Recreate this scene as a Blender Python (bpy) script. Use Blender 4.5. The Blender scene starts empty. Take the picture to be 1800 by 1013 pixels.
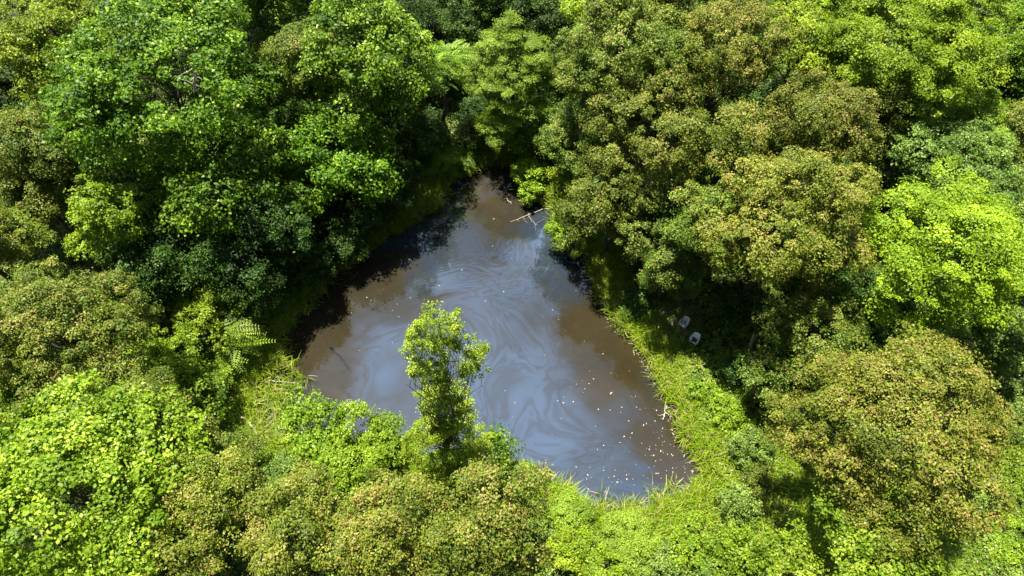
import bpy, math
import numpy as np
from math import radians as R, pi

# ------------------------------------------------------------------ camera, sky, sun, exposure
S = bpy.context.scene
H = 45.0            # height of the drone above the pond
PITCH = 57.0        # degrees below the horizon
FPX = 1200.0        # focal length in pixels of the 1800 px wide photograph (24 mm lens)
cam_d = bpy.data.cameras.new('camera'); cam = bpy.data.objects.new('camera', cam_d)
S.collection.objects.link(cam)
cam.location = (0, 0, H); cam.rotation_euler = (R(90 - PITCH), 0, 0)
cam_d.lens = 24; cam_d.sensor_width = 36; cam_d.clip_start = 0.5; cam_d.clip_end = 6000
S.camera = cam

SUN_EL, SUN_AZ = 70.0, -35.0      # azimuth from +Y (away from the camera), negative = left
sd = bpy.data.lights.new('sun', 'SUN'); so = bpy.data.objects.new('sun', sd); S.collection.objects.link(so)
sd.energy = 5.0; sd.angle = R(0.5); sd.color = (1.0, 0.955, 0.87)
so.location = (-30, 60, 120)
so.rotation_euler = (R(90 - SUN_EL), 0, R(-SUN_AZ) + pi)

W = bpy.data.worlds.new('World'); S.world = W; W.use_nodes = True
nt = W.node_tree; nt.nodes.clear()
def nd(t, kind, **kw):
    n = t.nodes.new(kind)
    for k, v in kw.items():
        if k.startswith('i_'):
            n.inputs[k[2:]].default_value = v
        else: setattr(n, k, v)
    return n
sky = nd(nt, 'ShaderNodeTexSky', sky_type='NISHITA', sun_disc=False, sun_elevation=R(SUN_EL), sun_rotation=R(SUN_AZ))
tc = nd(nt, 'ShaderNodeTexCoord')
mp = nd(nt, 'ShaderNodeMapping'); mp.inputs['Location'].default_value = (0.35, 0.1, 0.0)
nt.links.new(tc.outputs['Generated'], mp.inputs['Vector'])
cn = nd(nt, 'ShaderNodeTexNoise'); cn.inputs['Scale'].default_value = 2.6; cn.inputs['Detail'].default_value = 7; cn.inputs['Roughness'].default_value = 0.55
nt.links.new(mp.outputs[0], cn.inputs['Vector'])
cr = nd(nt, 'ShaderNodeValToRGB'); cr.color_ramp.elements[0].position = 0.30; cr.color_ramp.elements[1].position = 0.48
nt.links.new(cn.outputs['Fac'], cr.inputs['Fac'])
mx = nd(nt, 'ShaderNodeMix', data_type='RGBA'); mx.inputs['B'].default_value = (12.5, 14.8, 19.5, 1)
# clouds masked to the sky ahead; clear sky behind is assumed to cut fill light
sx = nd(nt, 'ShaderNodeSeparateXYZ'); nt.links.new(tc.outputs['Generated'], sx.inputs[0])
cm = nd(nt, 'ShaderNodeMapRange', interpolation_type='SMOOTHSTEP'); cm.inputs['From Min'].default_value = -.05; cm.inputs['From Max'].default_value = .22
nt.links.new(sx.outputs['Y'], cm.inputs['Value'])
cf = nd(nt, 'ShaderNodeMath', operation='MULTIPLY'); nt.links.new(cr.outputs['Color'], cf.inputs[0]); nt.links.new(cm.outputs[0], cf.inputs[1])
# one small hole of deep blue in the cloud bank
wn = nd(nt, 'ShaderNodeTexNoise'); wn.inputs['Scale'].default_value = 9; wn.inputs['Detail'].default_value = 4; nt.links.new(tc.outputs['Generated'], wn.inputs['Vector'])
wv = nd(nt, 'ShaderNodeVectorMath', operation='MULTIPLY_ADD'); wv.inputs[1].default_value = (.14, .14, .14); nt.links.new(wn.outputs['Color'], wv.inputs[0]); nt.links.new(tc.outputs['Generated'], wv.inputs[2])
dv_ = nd(nt, 'ShaderNodeVectorMath', operation='DISTANCE'); dv_.inputs[1].default_value = (-.078 + .07, .608 + .07, .790 + .07); nt.links.new(wv.outputs[0], dv_.inputs[0])
hm = nd(nt, 'ShaderNodeMapRange', interpolation_type='SMOOTHSTEP'); hm.inputs['From Min'].default_value = .045; hm.inputs['From Max'].default_value = .085; nt.links.new(dv_.outputs['Value'], hm.inputs['Value'])
cg = nd(nt, 'ShaderNodeMath', operation='MULTIPLY'); nt.links.new(cf.outputs[0], cg.inputs[0]); nt.links.new(hm.outputs[0], cg.inputs[1])
nt.links.new(cg.outputs[0], mx.inputs['Factor']); nt.links.new(sky.outputs['Color'], mx.inputs['A'])
bg = nd(nt, 'ShaderNodeBackground'); bg.inputs['Strength'].default_value = 0.029
wo = nd(nt, 'ShaderNodeOutputWorld')
nt.links.new(mx.outputs['Result'], bg.inputs['Color']); nt.links.new(bg.outputs[0], wo.inputs['Surface'])

S.view_settings.view_transform = 'Standard'; S.view_settings.look = 'None'
S.view_settings.exposure = 1.85; S.view_settings.gamma = 1
S.render.engine = 'CYCLES'
S.cycles.max_bounces = 5; S.cycles.diffuse_bounces = 2; S.cycles.glossy_bounces = 2
S.cycles.transmission_bounces = 3; S.cycles.transparent_max_bounces = 4
S.cycles.caustics_reflective = False; S.cycles.caustics_refractive = False
S.cycles.use_denoising = True
S.cycles.sample_clamp_indirect = 4

# ------------------------------------------------------------------ picture -> place
SP, CP = math.sin(R(PITCH)), math.cos(R(PITCH))
def ray(px, py):
    u = (px - 900) / FPX; v = (506.5 - py) / FPX
    return u, CP + v * SP, -SP + v * CP
def at(px, py, z=0.0):
    """point of height z seen at pixel (px, py); third value: metres per pixel there"""
    a, b, c = ray(px, py); t = (H - z) / -c
    return a * t, b * t, t / FPX
def atY(px, py, Y):
    a, b, c = ray(px, py); t = Y / b
    return a * t, Y, H + c * t, t / FPX

# ------------------------------------------------------------------ helpers
def tag(o, label=None, cat=None, group=None, kind=None):
    if label: o['label'] = label
    if cat: o['category'] = cat
    if group: o['group'] = group
    if kind: o['kind'] = kind
    return o
def link(name, me, mat=None, parent=None):
    o = bpy.data.objects.new(name, me); S.collection.objects.link(o)
    if mat and me is not None: me.materials.append(mat)
    if parent: o.parent = parent
    return o
def empty(name, loc):
    o = bpy.data.objects.new(name, None); S.collection.objects.link(o); o.location = loc
    o.empty_display_size = 0.3
    return o
def poly_mesh(name, verts, faces, n, attr=None, smooth=False):
    """verts (V,3), faces (F,n) arrays; attr (F,3) per-face random numbers"""
    me = bpy.data.meshes.new(name)
    V, F = len(verts), len(faces)
    me.vertices.add(V); me.vertices.foreach_set('co', np.ascontiguousarray(verts, np.float32).ravel())
    me.loops.add(F * n); me.loops.foreach_set('vertex_index', np.ascontiguousarray(faces, np.int32).ravel())
    me.polygons.add(F)
    me.polygons.foreach_set('loop_start', np.arange(0, F * n, n, dtype=np.int32))
    if smooth: me.polygons.foreach_set('use_smooth', np.ones(F, bool))
    me.update(calc_edges=True)
    if attr is not None:
        a = me.attributes.new('rnd', 'FLOAT_VECTOR', 'FACE')
        a.data.foreach_set('vector', np.ascontiguousarray(attr, np.float32).ravel())
    return me
def unit(v):
    return v / np.maximum(np.linalg.norm(v, axis=-1, keepdims=True), 1e-9)

class Tubes:
    """tapered tubes gathered into one mesh"""
    def __init__(s): s.v = []; s.f = []; s.n = 0
    def add(s, pts, rad, k=7, cap=True):
        pts = np.array(pts, float); m = len(pts)
        d = unit(np.gradient(pts, axis=0)); ref = np.array([0.31, 0.93, 0.17])
        a = unit(np.cross(d, ref)); b = np.cross(d, a)
        th = np.arange(k) * 2 * pi / k
        for i in range(m):
            ring = pts[i] + rad[i] * (np.cos(th)[:, None] * a[i] + np.sin(th)[:, None] * b[i])
            s.v.append(ring)
        for i in range(m - 1):
            for j in range(k):
                j2 = (j + 1) % k
                s.f.append((s.n + i * k + j, s.n + i * k + j2, s.n + (i + 1) * k + j2, s.n + (i + 1) * k + j))
        s.n += m * k
    def mesh(s, name):
        return poly_mesh(name, np.concatenate(s.v), np.array(s.f), 4, smooth=True)
def wiggle(p0, p1, n, amp, rng, sag=0.0):
    p0 = np.array(p0, float); p1 = np.array(p1, float)
    t = np.linspace(0, 1, n)[:, None]
    q = p0 + (p1 - p0) * t
    w = rng.normal(0, amp, (n, 3)); w[0] = 0; w[-1] = 0
    q = q + w; q[:, 2] += sag * np.sin(t[:, 0] * pi)
    return q

# ------------------------------------------------------------------ materials
def new_mat(name):
    m = bpy.data.materials.new(name); m.use_nodes = True; m.node_tree.nodes.clear(); return m
def ramp(t, stops, interp='LINEAR'):
    n = t.nodes.new('ShaderNodeValToRGB'); r = n.color_ramp; r.interpolation = interp
    while len(r.elements) > 1: r.elements.remove(r.elements[-1])
    r.elements[0].position = stops[0][0]; r.elements[0].color = (*stops[0][1], 1)
    for p, c in stops[1:]:
        e = r.elements.new(p); e.color = (*c, 1)
    return n
def leaf_mat(name, stops, trans=0.3, seed=None, hue_amt=0.25, rough=0.5, tcol=(1.3, 1.35, 0.25), spec=0.2):
    """stops: leaf colour ramp along the per-leaf random number; seed: (colour stops) for samara / dry leaves"""
    m = new_mat(name); t = m.node_tree
    at_ = nd(t, 'ShaderNodeAttribute', attribute_name='rnd')
    sp = nd(t, 'ShaderNodeSeparateXYZ'); t.links.new(at_.outputs['Vector'], sp.inputs[0])
    r = ramp(t, stops); t.links.new(sp.outputs['X'], r.inputs['Fac'])
    col = r.outputs['Color']
    # clump to clump difference of leaf tone
    mr = nd(t, 'ShaderNodeMapRange'); mr.inputs['To Min'].default_value = 1 - hue_amt; mr.inputs['To Max'].default_value = 1 + hue_amt
    t.links.new(sp.outputs['Y'], mr.inputs['Value'])
    vm = nd(t, 'ShaderNodeVectorMath', operation='SCALE'); t.links.new(col, vm.inputs[0]); t.links.new(mr.outputs[0], vm.inputs['Scale'])
    col = vm.outputs[0]
    if seed:
        r2 = ramp(t, seed); t.links.new(sp.outputs['X'], r2.inputs['Fac'])
        mxx = nd(t, 'ShaderNodeMix', data_type='RGBA')
        t.links.new(sp.outputs['Z'], mxx.inputs['Factor']); t.links.new(col, mxx.inputs['A']); t.links.new(r2.outputs['Color'], mxx.inputs['B'])
        col = mxx.outputs['Result']
    # every tree has its own tone of green
    oi = nd(t, 'ShaderNodeObjectInfo'); hs = nd(t, 'ShaderNodeHueSaturation')
    h1 = nd(t, 'ShaderNodeMapRange'); h1.inputs['To Min'].default_value = .494; h1.inputs['To Max'].default_value = .516
    t.links.new(oi.outputs['Random'], h1.inputs['Value']); t.links.new(h1.outputs[0], hs.inputs['Hue'])
    m7 = nd(t, 'ShaderNodeMath', operation='MULTIPLY'); m7.inputs[1].default_value = 7.31; t.links.new(oi.outputs['Random'], m7.inputs[0])
    fr_ = nd(t, 'ShaderNodeMath', operation='FRACT'); t.links.new(m7.outputs[0], fr_.inputs[0])
    h2 = nd(t, 'ShaderNodeMapRange'); h2.inputs['To Min'].default_value = .84; h2.inputs['To Max'].default_value = 1.14
    t.links.new(fr_.outputs[0], h2.inputs['Value']); t.links.new(h2.outputs[0], hs.inputs['Value'])
    t.links.new(col, hs.inputs['Color']); col = hs.outputs['Color']
    p = nd(t, 'ShaderNodeBsdfPrincipled'); p.inputs['Roughness'].default_value = rough
    p.inputs['Specular IOR Level'].default_value = spec
    t.links.new(col, p.inputs['Base Color'])
    tr = nd(t, 'ShaderNodeBsdfTranslucent')
    vt = nd(t, 'ShaderNodeVectorMath', operation='MULTIPLY'); vt.inputs[1].default_value = tcol
    t.links.new(col, vt.inputs[0]); t.links.new(vt.outputs[0], tr.inputs['Color'])
    ms = nd(t, 'ShaderNodeMixShader'); ms.inputs['Fac'].default_value = trans
    t.links.new(p.outputs[0], ms.inputs[1]); t.links.new(tr.outputs[0], ms.inputs[2])
    o = nd(t, 'ShaderNodeOutputMaterial'); t.links.new(ms.outputs[0], o.inputs['Surface'])
    return m
def noise_mat(name, stops, scale=3.0, detail=6, rough=0.85, bump=0.3, spec=0.2, stretch=None, coord='Object'):
    m = new_mat(name); t = m.node_tree
    c = nd(t, 'ShaderNodeTexCoord'); mpn = nd(t, 'ShaderNodeMapping')
    if stretch: mpn.inputs['Scale'].default_value = stretch
    t.links.new(c.outputs[coord], mpn.inputs[0])
    n = nd(t, 'ShaderNodeTexNoise'); n.inputs['Scale'].default_value = scale; n.inputs['Detail'].default_value = detail
    n.inputs['Roughness'].default_value = 0.65
    t.links.new(mpn.outputs[0], n.inputs['Vector'])
    r = ramp(t, stops); t.links.new(n.outputs['Fac'], r.inputs['Fac'])
    p = nd(t, 'ShaderNodeBsdfPrincipled'); p.inputs['Roughness'].default_value = rough; p.inputs['Specular IOR Level'].default_value = spec
    t.links.new(r.outputs['Color'], p.inputs['Base Color'])
    b = nd(t, 'ShaderNodeBump'); b.inputs['Strength'].default_value = bump; b.inputs['Distance'].default_value = 0.029
    t.links.new(n.outputs['Fac'], b.inputs['Height']); t.links.new(b.outputs[0], p.inputs['Normal'])
    o = nd(t, 'ShaderNodeOutputMaterial'); t.links.new(p.outputs[0], o.inputs['Surface'])
    return m

M = {}
seedc = [(0, (.115, .072, .016)), (.5, (.185, .132, .030)), (1, (.28, .235, .065))]
M['olive'] = leaf_mat('olive_maple_leaf', [(0, (.036, .062, .004)), (.4, (.090, .125, .007)), (.8, (.175, .205, .016)), (1, (.26, .29, .04))], .24, seedc, .25)
M['olive2'] = leaf_mat('olive_green_leaf', [(0, (.030, .062, .005)), (.5, (.078, .125, .008)), (.85, (.155, .205, .02)), (1, (.25, .30, .06))], .24, seedc, .22)
M['bright'] = leaf_mat('yellow_green_maple_leaf', [(0, (.055, .125, .003)), (.5, (.14, .235, .005)), (1, (.31, .38, .02))], .38, None, .25)
M['green'] = leaf_mat('broad_green_leaf', [(0, (.022, .064, .002)), (.5, (.066, .130, .003)), (.8, (.165, .245, .008)), (1, (.40, .45, .07))], .33, None, .25)
M['lime'] = leaf_mat('light_green_leaf', [(0, (.048, .11, .002)), (.5, (.130, .205, .005)), (1, (.34, .39, .04))], .38, None, .2)
M['dark'] = leaf_mat('shaded_green_leaf', [(0, (.014, .036, .003)), (.6, (.034, .072, .006)), (1, (.10, .15, .02))], .3, None, .25)  # green darkened so that plants in shade carry the shade in their colour
M['feather'] = leaf_mat('feathery_leaf', [(0, (.08, .14, .008)), (.6, (.16, .24, .014)), (1, (.30, .38, .04))], .35, None, .18)
M['blue'] = leaf_mat('bluish_green_leaf', [(0, (.05, .10, .010)), (.6, (.12, .18, .022)), (1, (.28, .34, .08))], .3, None, .18)
M['vine'] = leaf_mat('yellow_vine_leaf', [(0, (.08, .15, .006)), (.5, (.17, .26, .009)), (1, (.36, .42, .03))], .38, None, .2)
M['grass'] = leaf_mat('sedge_blade', [(0, (.07, .125, .004)), (.5, (.17, .24, .008)), (.85, (.28, .33, .018)), (1, (.42, .41, .09))], .35, [(0, (.28, .20, .08)), (1, (.42, .34, .18))], .25)
M['herb'] = leaf_mat('undergrowth_leaf', [(0, (.04, .085, .006)), (.5, (.095, .155, .010)), (1, (.24, .30, .04))], .35, [(0, (.22, .15, .07)), (1, (.38, .30, .15))], .28)
M['bark'] = noise_mat('grey_bark', [(.3, (.03, .024, .016)), (.7, (.10, .085, .06))], 6, 6, stretch=(3, 3, .6))
M['palebark'] = noise_mat('pale_bark', [(.3, (.20, .17, .14)), (.7, (.42, .37, .32))], 6, 6, stretch=(3, 3, .6))
M['deadwood'] = noise_mat('bleached_dead_wood', [(.3, (.20, .17, .13)), (.7, (.42, .37, .30))], 9, 6)
M['soil'] = noise_mat('ground_soil', [(.3, (.012, .018, .004)), (.55, (.03, .038, .008)), (.75, (.06, .05, .02))], 1.3, 9, bump=.6, coord='Object')
M['mud'] = noise_mat('bare_brown_bank', [(.3, (.10, .06, .035)), (.7, (.26, .17, .11))], 4, 8, bump=.6)
M['litter'] = leaf_mat('dry_litter', [(0, (.13, .09, .05)), (.5, (.26, .20, .13)), (1, (.45, .40, .31))], .1, None, .2)
M['fallen'] = leaf_mat('fallen_leaf_yellow', [(0, (.34, .28, .15)), (1, (.46, .41, .27))], .15, None, .1)
M['fallen2'] = leaf_mat('fallen_leaf_rust', [(0, (.32, .15, .06)), (1, (.40, .20, .09))], .15, None, .1)
M['fallen3'] = leaf_mat('fallen_leaf_pink', [(0, (.38, .30, .26)), (1, (.48, .40, .35))], .15, None, .1)

def plastic(name, base, dirt):
    return noise_mat(name, [(.35, dirt), (.62, base)], 7, 5, rough=.45, bump=.05, spec=.5)
M['chair_white'] = plastic('weathered_white_plastic', (.82, .84, .86), (.60, .61, .62))
M['chair_pink'] = plastic('weathered_dusty_plastic', (.72, .62, .60), (.42, .34, .31))
M['seat_dark'] = noise_mat('dark_seat_middle', [(.3, (.02, .02, .018)), (.7, (.09, .08, .07))], 20, 5)  # dark tone for the middle of the white seat

# ------------------------------------------------------------------ pond outline
OUT_PX = [(878, 290), (905, 300), (913, 325), (925, 348), (950, 356), (970, 368), (974, 395), (985, 425), (1003, 440), (1030, 452), (1046, 480),
          (1052, 510), (1066, 545), (1090, 580), (1120, 606), (1147, 640), (1160, 680), (1184, 720), (1204, 770), (1220, 805), (1226, 830),
          (1222, 858), (1190, 880), (1150, 892), (1110, 900), (1075, 905), (1040, 893), (1000, 868), (960, 852), (930, 832), (890, 822), (840, 826), (780, 825),
          (720, 800), (650, 785), (590, 775), (530, 775), (490, 782), (455, 760), (448, 720), (462, 680), (488, 665), (497, 635), (497, 600), (520, 565),
          (562, 522), (590, 485), (626, 455), (678, 422), (728, 392), (775, 362), (780, 342), (804, 314), (843, 298)]
poly = np.array([at(x, y, 0)[:2] for x, y in OUT_PX])
def subdivide_poly(p, seed=3):
    r = np.random.default_rng(seed); out = []
    for i in range(len(p)):
        a, b = p[i], p[(i + 1) % len(p)]
        n = max(2, int(np.linalg.norm(b - a) / 0.45))
        for k in range(n):
            q = a + (b - a) * k / n
            out.append(q + (r.normal(0, .13, 2)))
    return np.array(out)
poly = subdivide_poly(poly)
def signed_dist(P):
    """positive outside the pond"""
    P = np.asarray(P, float); best = np.full(len(P), 1e9); inside = np.zeros(len(P), bool)
    A = poly; B = np.roll(poly, -1, axis=0)
    for a, b in zip(A, B):
        d = b - a; L = max(d @ d, 1e-9)
        t = np.clip(((P - a) @ d) / L, 0, 1)
        q = P - (a + t[:, None] * d)
        best = np.minimum(best, (q ** 2).sum(1))
        c = ((a[1] > P[:, 1]) != (b[1] > P[:, 1]))
        with np.errstate(divide='ignore', invalid='ignore'):
            xi = (b[0] - a[0]) * (P[:, 1] - a[1]) / (b[1] - a[1]) + a[0]
        inside ^= c & (P[:, 0] < xi)
    d = np.sqrt(best)
    return np.where(inside, -d, d)
def lump(x, y):
    return (np.sin(x * .9 + 1.3 * np.sin(y * .45)) * np.cos(y * .8 + np.sin(x * .6)) * .5
            + np.sin(x * 2.3 + y * 1.1) * np.sin(y * 2.1 - x * .7) * .25)
def height(x, y, d):
    out = .06 + .30 * np.clip(d, 0, .5) + 1.5 * (1 - np.exp(-np.clip(d - .3, 0, 60) / 9)) + .10 * lump(x, y) * np.clip(d, 0, 1)
    return np.where(d < 0, np.maximum(-.7, .06 + d * .45), out)

def ground_z(x, y):
    return float(height(np.array([x]), np.array([y]), signed_dist([[x, y]]))[0])

# ground: one sheet, fine around the pond, coarse to the horizon
def axis(lo, hi, step, far):
    c = list(np.arange(lo, hi + 1e-6, step)); g = step; a = [lo]; 
    left = []; x = lo
    while x > -far: g *= 1.5; x -= g; left.append(x)
    right = []; x = hi; g = step
    while x < far: g *= 1.5; x += g; right.append(x)
    return np.array(left[::-1] + c + right)
gx = axis(-45, 45, .45, 2500); gy = axis(0, 75, .45, 2500)
GX, GY = np.meshgrid(gx, gy); flat = np.stack([GX.ravel(), GY.ravel()], 1)
gd = np.full(len(flat), 60.0); nearm = (np.abs(flat[:, 0]) < 60) & (flat[:, 1] > -20) & (flat[:, 1] < 100)
gd[nearm] = signed_dist(flat[nearm])
gz = height(flat[:, 0], flat[:, 1], gd)
nx, ny = len(gx), len(gy)
ii = (np.arange(ny - 1)[:, None] * nx + np.arange(nx - 1)[None, :]).ravel()
gf = np.stack([ii, ii + 1, ii + nx + 1, ii + nx], 1)
gme = poly_mesh('ground', np.column_stack([flat, gz]), gf, 4, smooth=True)
tag(link('ground', gme, M['soil']), 'dark forest soil around the pond', kind='structure')

# ------------------------------------------------------------------ water
def water_mat():
    m = new_mat('pond_water'); t = m.node_tree; L = t.links.new
    g = nd(t, 'ShaderNodeTexCoord')
    # large slow warp, then finer warp: marbled film of pollen and oil
    def warp(src, scale, amt, det=2):
        n = nd(t, 'ShaderNodeTexNoise'); n.inputs['Scale'].default_value = scale; n.inputs['Detail'].default_value = det
        L(src, n.inputs['Vector'])
        s = nd(t, 'ShaderNodeVectorMath', operation='SUBTRACT'); s.inputs[1].default_value = (.5, .5, .5); L(n.outputs['Color'], s.inputs[0])
        k = nd(t, 'ShaderNodeVectorMath', operation='SCALE'); k.inputs['Scale'].default_value = amt; L(s.outputs[0], k.inputs[0])
        a = nd(t, 'ShaderNodeVectorMath', operation='ADD'); L(src, a.inputs[0]); L(k.outputs[0], a.inputs[1])
        return a.outputs[0]
    w = warp(g.outputs['Object'], .09, 17, 1); w = warp(w, .26, 4.8, 1); w = warp(w, 1.0, .45, 2)
    n1 = nd(t, 'ShaderNodeTexNoise'); n1.inputs['Scale'].default_value = .17; n1.inputs['Detail'].default_value = 4; n1.inputs['Roughness'].default_value = .5
    L(w, n1.inputs['Vector'])
    f1 = ramp(t, [(.30, (0, 0, 0)), (.38, (.45, .45, .45)), (.43, (.80, .80, .80)), (.455, (.45, .45, .45)), (.485, (.78, .78, .78)), (.515, (.85, .85, .85)), (.532, (.45, .45, .45)), (.56, (.9, .9, .9)), (.62, (.62, .62, .62)), (.68, (1, 1, 1))])
    L(n1.outputs['Fac'], f1.inputs['Fac'])
    # broad areas with thick or thin film
    n2 = nd(t, 'ShaderNodeTexNoise'); n2.inputs['Scale'].default_value = .085; n2.inputs['Detail'].default_value = 2
    wb = warp(warp(g.outputs['Object'], .22, 5.0), .8, 1.6, 3); L(wb, n2.inputs['Vector'])
    f2 = ramp(t, [(.35, (.45, .45, .45)), (.6, (1, 1, 1))]); L(n2.outputs['Fac'], f2.inputs['Fac'])
    # film thinned to paint brown tree reflections in the bays; also a brown swirl
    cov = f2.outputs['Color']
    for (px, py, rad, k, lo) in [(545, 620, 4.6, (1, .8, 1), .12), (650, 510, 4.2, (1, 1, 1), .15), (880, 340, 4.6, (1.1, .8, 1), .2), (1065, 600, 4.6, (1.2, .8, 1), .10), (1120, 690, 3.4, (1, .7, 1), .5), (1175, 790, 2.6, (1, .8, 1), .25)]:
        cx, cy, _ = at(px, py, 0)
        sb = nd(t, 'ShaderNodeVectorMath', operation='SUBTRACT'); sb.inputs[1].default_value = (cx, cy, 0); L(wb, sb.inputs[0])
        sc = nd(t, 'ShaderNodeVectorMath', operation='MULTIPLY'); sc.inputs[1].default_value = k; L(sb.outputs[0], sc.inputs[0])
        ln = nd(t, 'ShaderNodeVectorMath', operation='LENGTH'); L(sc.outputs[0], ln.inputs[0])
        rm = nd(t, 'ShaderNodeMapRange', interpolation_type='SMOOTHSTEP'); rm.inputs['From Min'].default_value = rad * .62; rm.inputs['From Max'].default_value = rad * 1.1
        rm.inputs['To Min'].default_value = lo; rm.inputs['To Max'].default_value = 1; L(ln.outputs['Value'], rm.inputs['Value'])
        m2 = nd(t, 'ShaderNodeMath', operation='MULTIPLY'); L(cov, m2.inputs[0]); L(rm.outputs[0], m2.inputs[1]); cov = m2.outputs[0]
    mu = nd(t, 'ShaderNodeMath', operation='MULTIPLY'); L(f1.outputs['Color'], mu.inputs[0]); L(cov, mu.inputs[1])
    # murky body
    bn = nd(t, 'ShaderNodeTexNoise'); bn.inputs['Scale'].default_value = .16; bn.inputs['Detail'].default_value = 4; L(w, bn.inputs['Vector'])
    body = ramp(t, [(.3, (.0155, .0120, .0046)), (.7, (.028, .0208, .0085))]); L(bn.outputs['Fac'], body.inputs['Fac'])
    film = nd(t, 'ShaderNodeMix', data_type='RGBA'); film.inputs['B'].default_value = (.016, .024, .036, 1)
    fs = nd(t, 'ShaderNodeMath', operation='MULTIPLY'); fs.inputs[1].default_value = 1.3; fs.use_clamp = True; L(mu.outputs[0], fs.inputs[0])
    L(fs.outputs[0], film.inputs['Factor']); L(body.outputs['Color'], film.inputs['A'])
    df = nd(t, 'ShaderNodeBsdfDiffuse'); L(film.outputs['Result'], df.inputs['Color'])
    gl = nd(t, 'ShaderNodeBsdfGlossy'); gl.inputs['Roughness'].default_value = .03; gl.inputs['Color'].default_value = (.80, .90, 1, 1)
    bnz = nd(t, 'ShaderNodeTexNoise'); bnz.inputs['Scale'].default_value = 1.4; bnz.inputs['Detail'].default_value = 3; L(w, bnz.inputs['Vector'])
    bp = nd(t, 'ShaderNodeBump'); bp.inputs['Strength'].default_value = .12; bp.inputs['Distance'].default_value = .04
    L(bnz.outputs['Fac'], bp.inputs['Height']); L(bp.outputs[0], gl.inputs['Normal'])
    fr = nd(t, 'ShaderNodeFresnel'); fr.inputs['IOR'].default_value = 1.33
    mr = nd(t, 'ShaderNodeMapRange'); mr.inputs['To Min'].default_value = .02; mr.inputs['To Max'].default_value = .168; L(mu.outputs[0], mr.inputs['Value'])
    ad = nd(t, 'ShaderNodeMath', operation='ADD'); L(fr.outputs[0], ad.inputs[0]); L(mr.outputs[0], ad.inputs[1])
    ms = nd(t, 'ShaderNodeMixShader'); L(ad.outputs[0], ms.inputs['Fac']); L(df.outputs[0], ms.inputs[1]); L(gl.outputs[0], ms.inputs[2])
    o = nd(t, 'ShaderNodeOutputMaterial'); L(ms.outputs[0], o.inputs['Surface'])
    return m
bx0, by0 = poly.min(0) - 1.5; bx1, by1 = poly.max(0) + 1.5
wx = np.linspace(bx0, bx1, 60); wy = np.linspace(by0, by1, 60)
WX, WY = np.meshgrid(wx, wy); wp = np.stack([WX.ravel(), WY.ravel()], 1); wd = signed_dist(wp)
ii = (np.arange(59)[:, None] * 60 + np.arange(59)[None, :]).ravel()
wf = np.stack([ii, ii + 1, ii + 61, ii + 60], 1); wf = wf[wd[wf].min(1) < .5]
wme = poly_mesh('pond_water', np.column_stack([wp, np.zeros(len(wp))]), wf, 4)
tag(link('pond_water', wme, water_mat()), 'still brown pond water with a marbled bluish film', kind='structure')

# ------------------------------------------------------------------ foliage generator
def sphere_dirs(n, rng):
    v = rng.normal(0, 1, (n, 3)); return unit(v)
def lobes_for(c, r, rz, rng, n=None):
    """uneven union of ellipsoidal lobes filling an ellipsoid"""
    n = n or int(np.clip(6 + r * 2.2, 7, 22))
    L = [(c[0], c[1], c[2] + .0 * rz, r * .58, rz * .66)]
    g = pi * (3 - math.sqrt(5)); off = rng.uniform(0, 6.28)
    for i in range(n):
        z = 1 - (i + .5) * 1.55 / n            # from the top down to a little below the middle
        q = math.sqrt(max(0, 1 - z * z)); a = off + i * g + rng.normal(0, .2)
        s = rng.uniform(.52, .80); lr = rng.uniform(.22, .44)
        if z > .6: s = rng.uniform(.42, .68)
        L.append((c[0] + math.cos(a) * q * r * s, c[1] + math.sin(a) * q * r * s, c[2] + z * rz * s, r * lr, rz * lr * rng.uniform(.8, 1.1)))
    return np.array(L)
def clumps_for(L, cr, rng, dens=1.0):
    """clump centres on the outer surface of the union of lobes"""
    C = []; N = []; D = []
    for i, (x, y, z, a, b) in enumerate(L):
        area = 4 * pi * ((a * a * 2 + a * b * 2) / 4)
        n = max(5, int(area / (cr * cr * 2.0) * dens))
        d = sphere_dirs(n, rng)
        k = rng.uniform(.80, 1.04, (n, 1))
        p = np.array([x, y, z]) + d * np.array([a, a, b]) * k
        C.append(p); N.append(d)
    C = np.concatenate(C); N = np.concatenate(N)
    dep = np.full(len(C), 9.0)
    for (x, y, z, a, b) in L:
        q = (C - [x, y, z]) / [a, a, b]; dep = np.minimum(dep, np.sqrt((q ** 2).sum(1)))
    keep = dep > .76
    # underside clumps are sparse
    keep &= (N[:, 2] > -.45) | (rng.random(len(C)) < .35)
    C, N = C[keep], N[keep]
    # boughs push out and dip in unevenly
    ph = rng.uniform(0, 6.28, 6)
    w = (np.sin(C[:, 0] * 1.1 + ph[0]) * np.sin(C[:, 1] * 1.3 + ph[1]) + np.sin(C[:, 2] * 1.7 + C[:, 0] * .8 + ph[2]) * .7 + np.sin(C[:, 1] * 2.4 - C[:, 2] + ph[3]) * .5)
    C = C + N * (w * .36 + rng.normal(0, .12, len(C)))[:, None] * min(1.0, L[:, 3].max() / 2)
    drop = rng.random(len(C)) < np.clip(-.35 * w - .05, 0, .6)
    return C[~drop], N[~drop]
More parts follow.
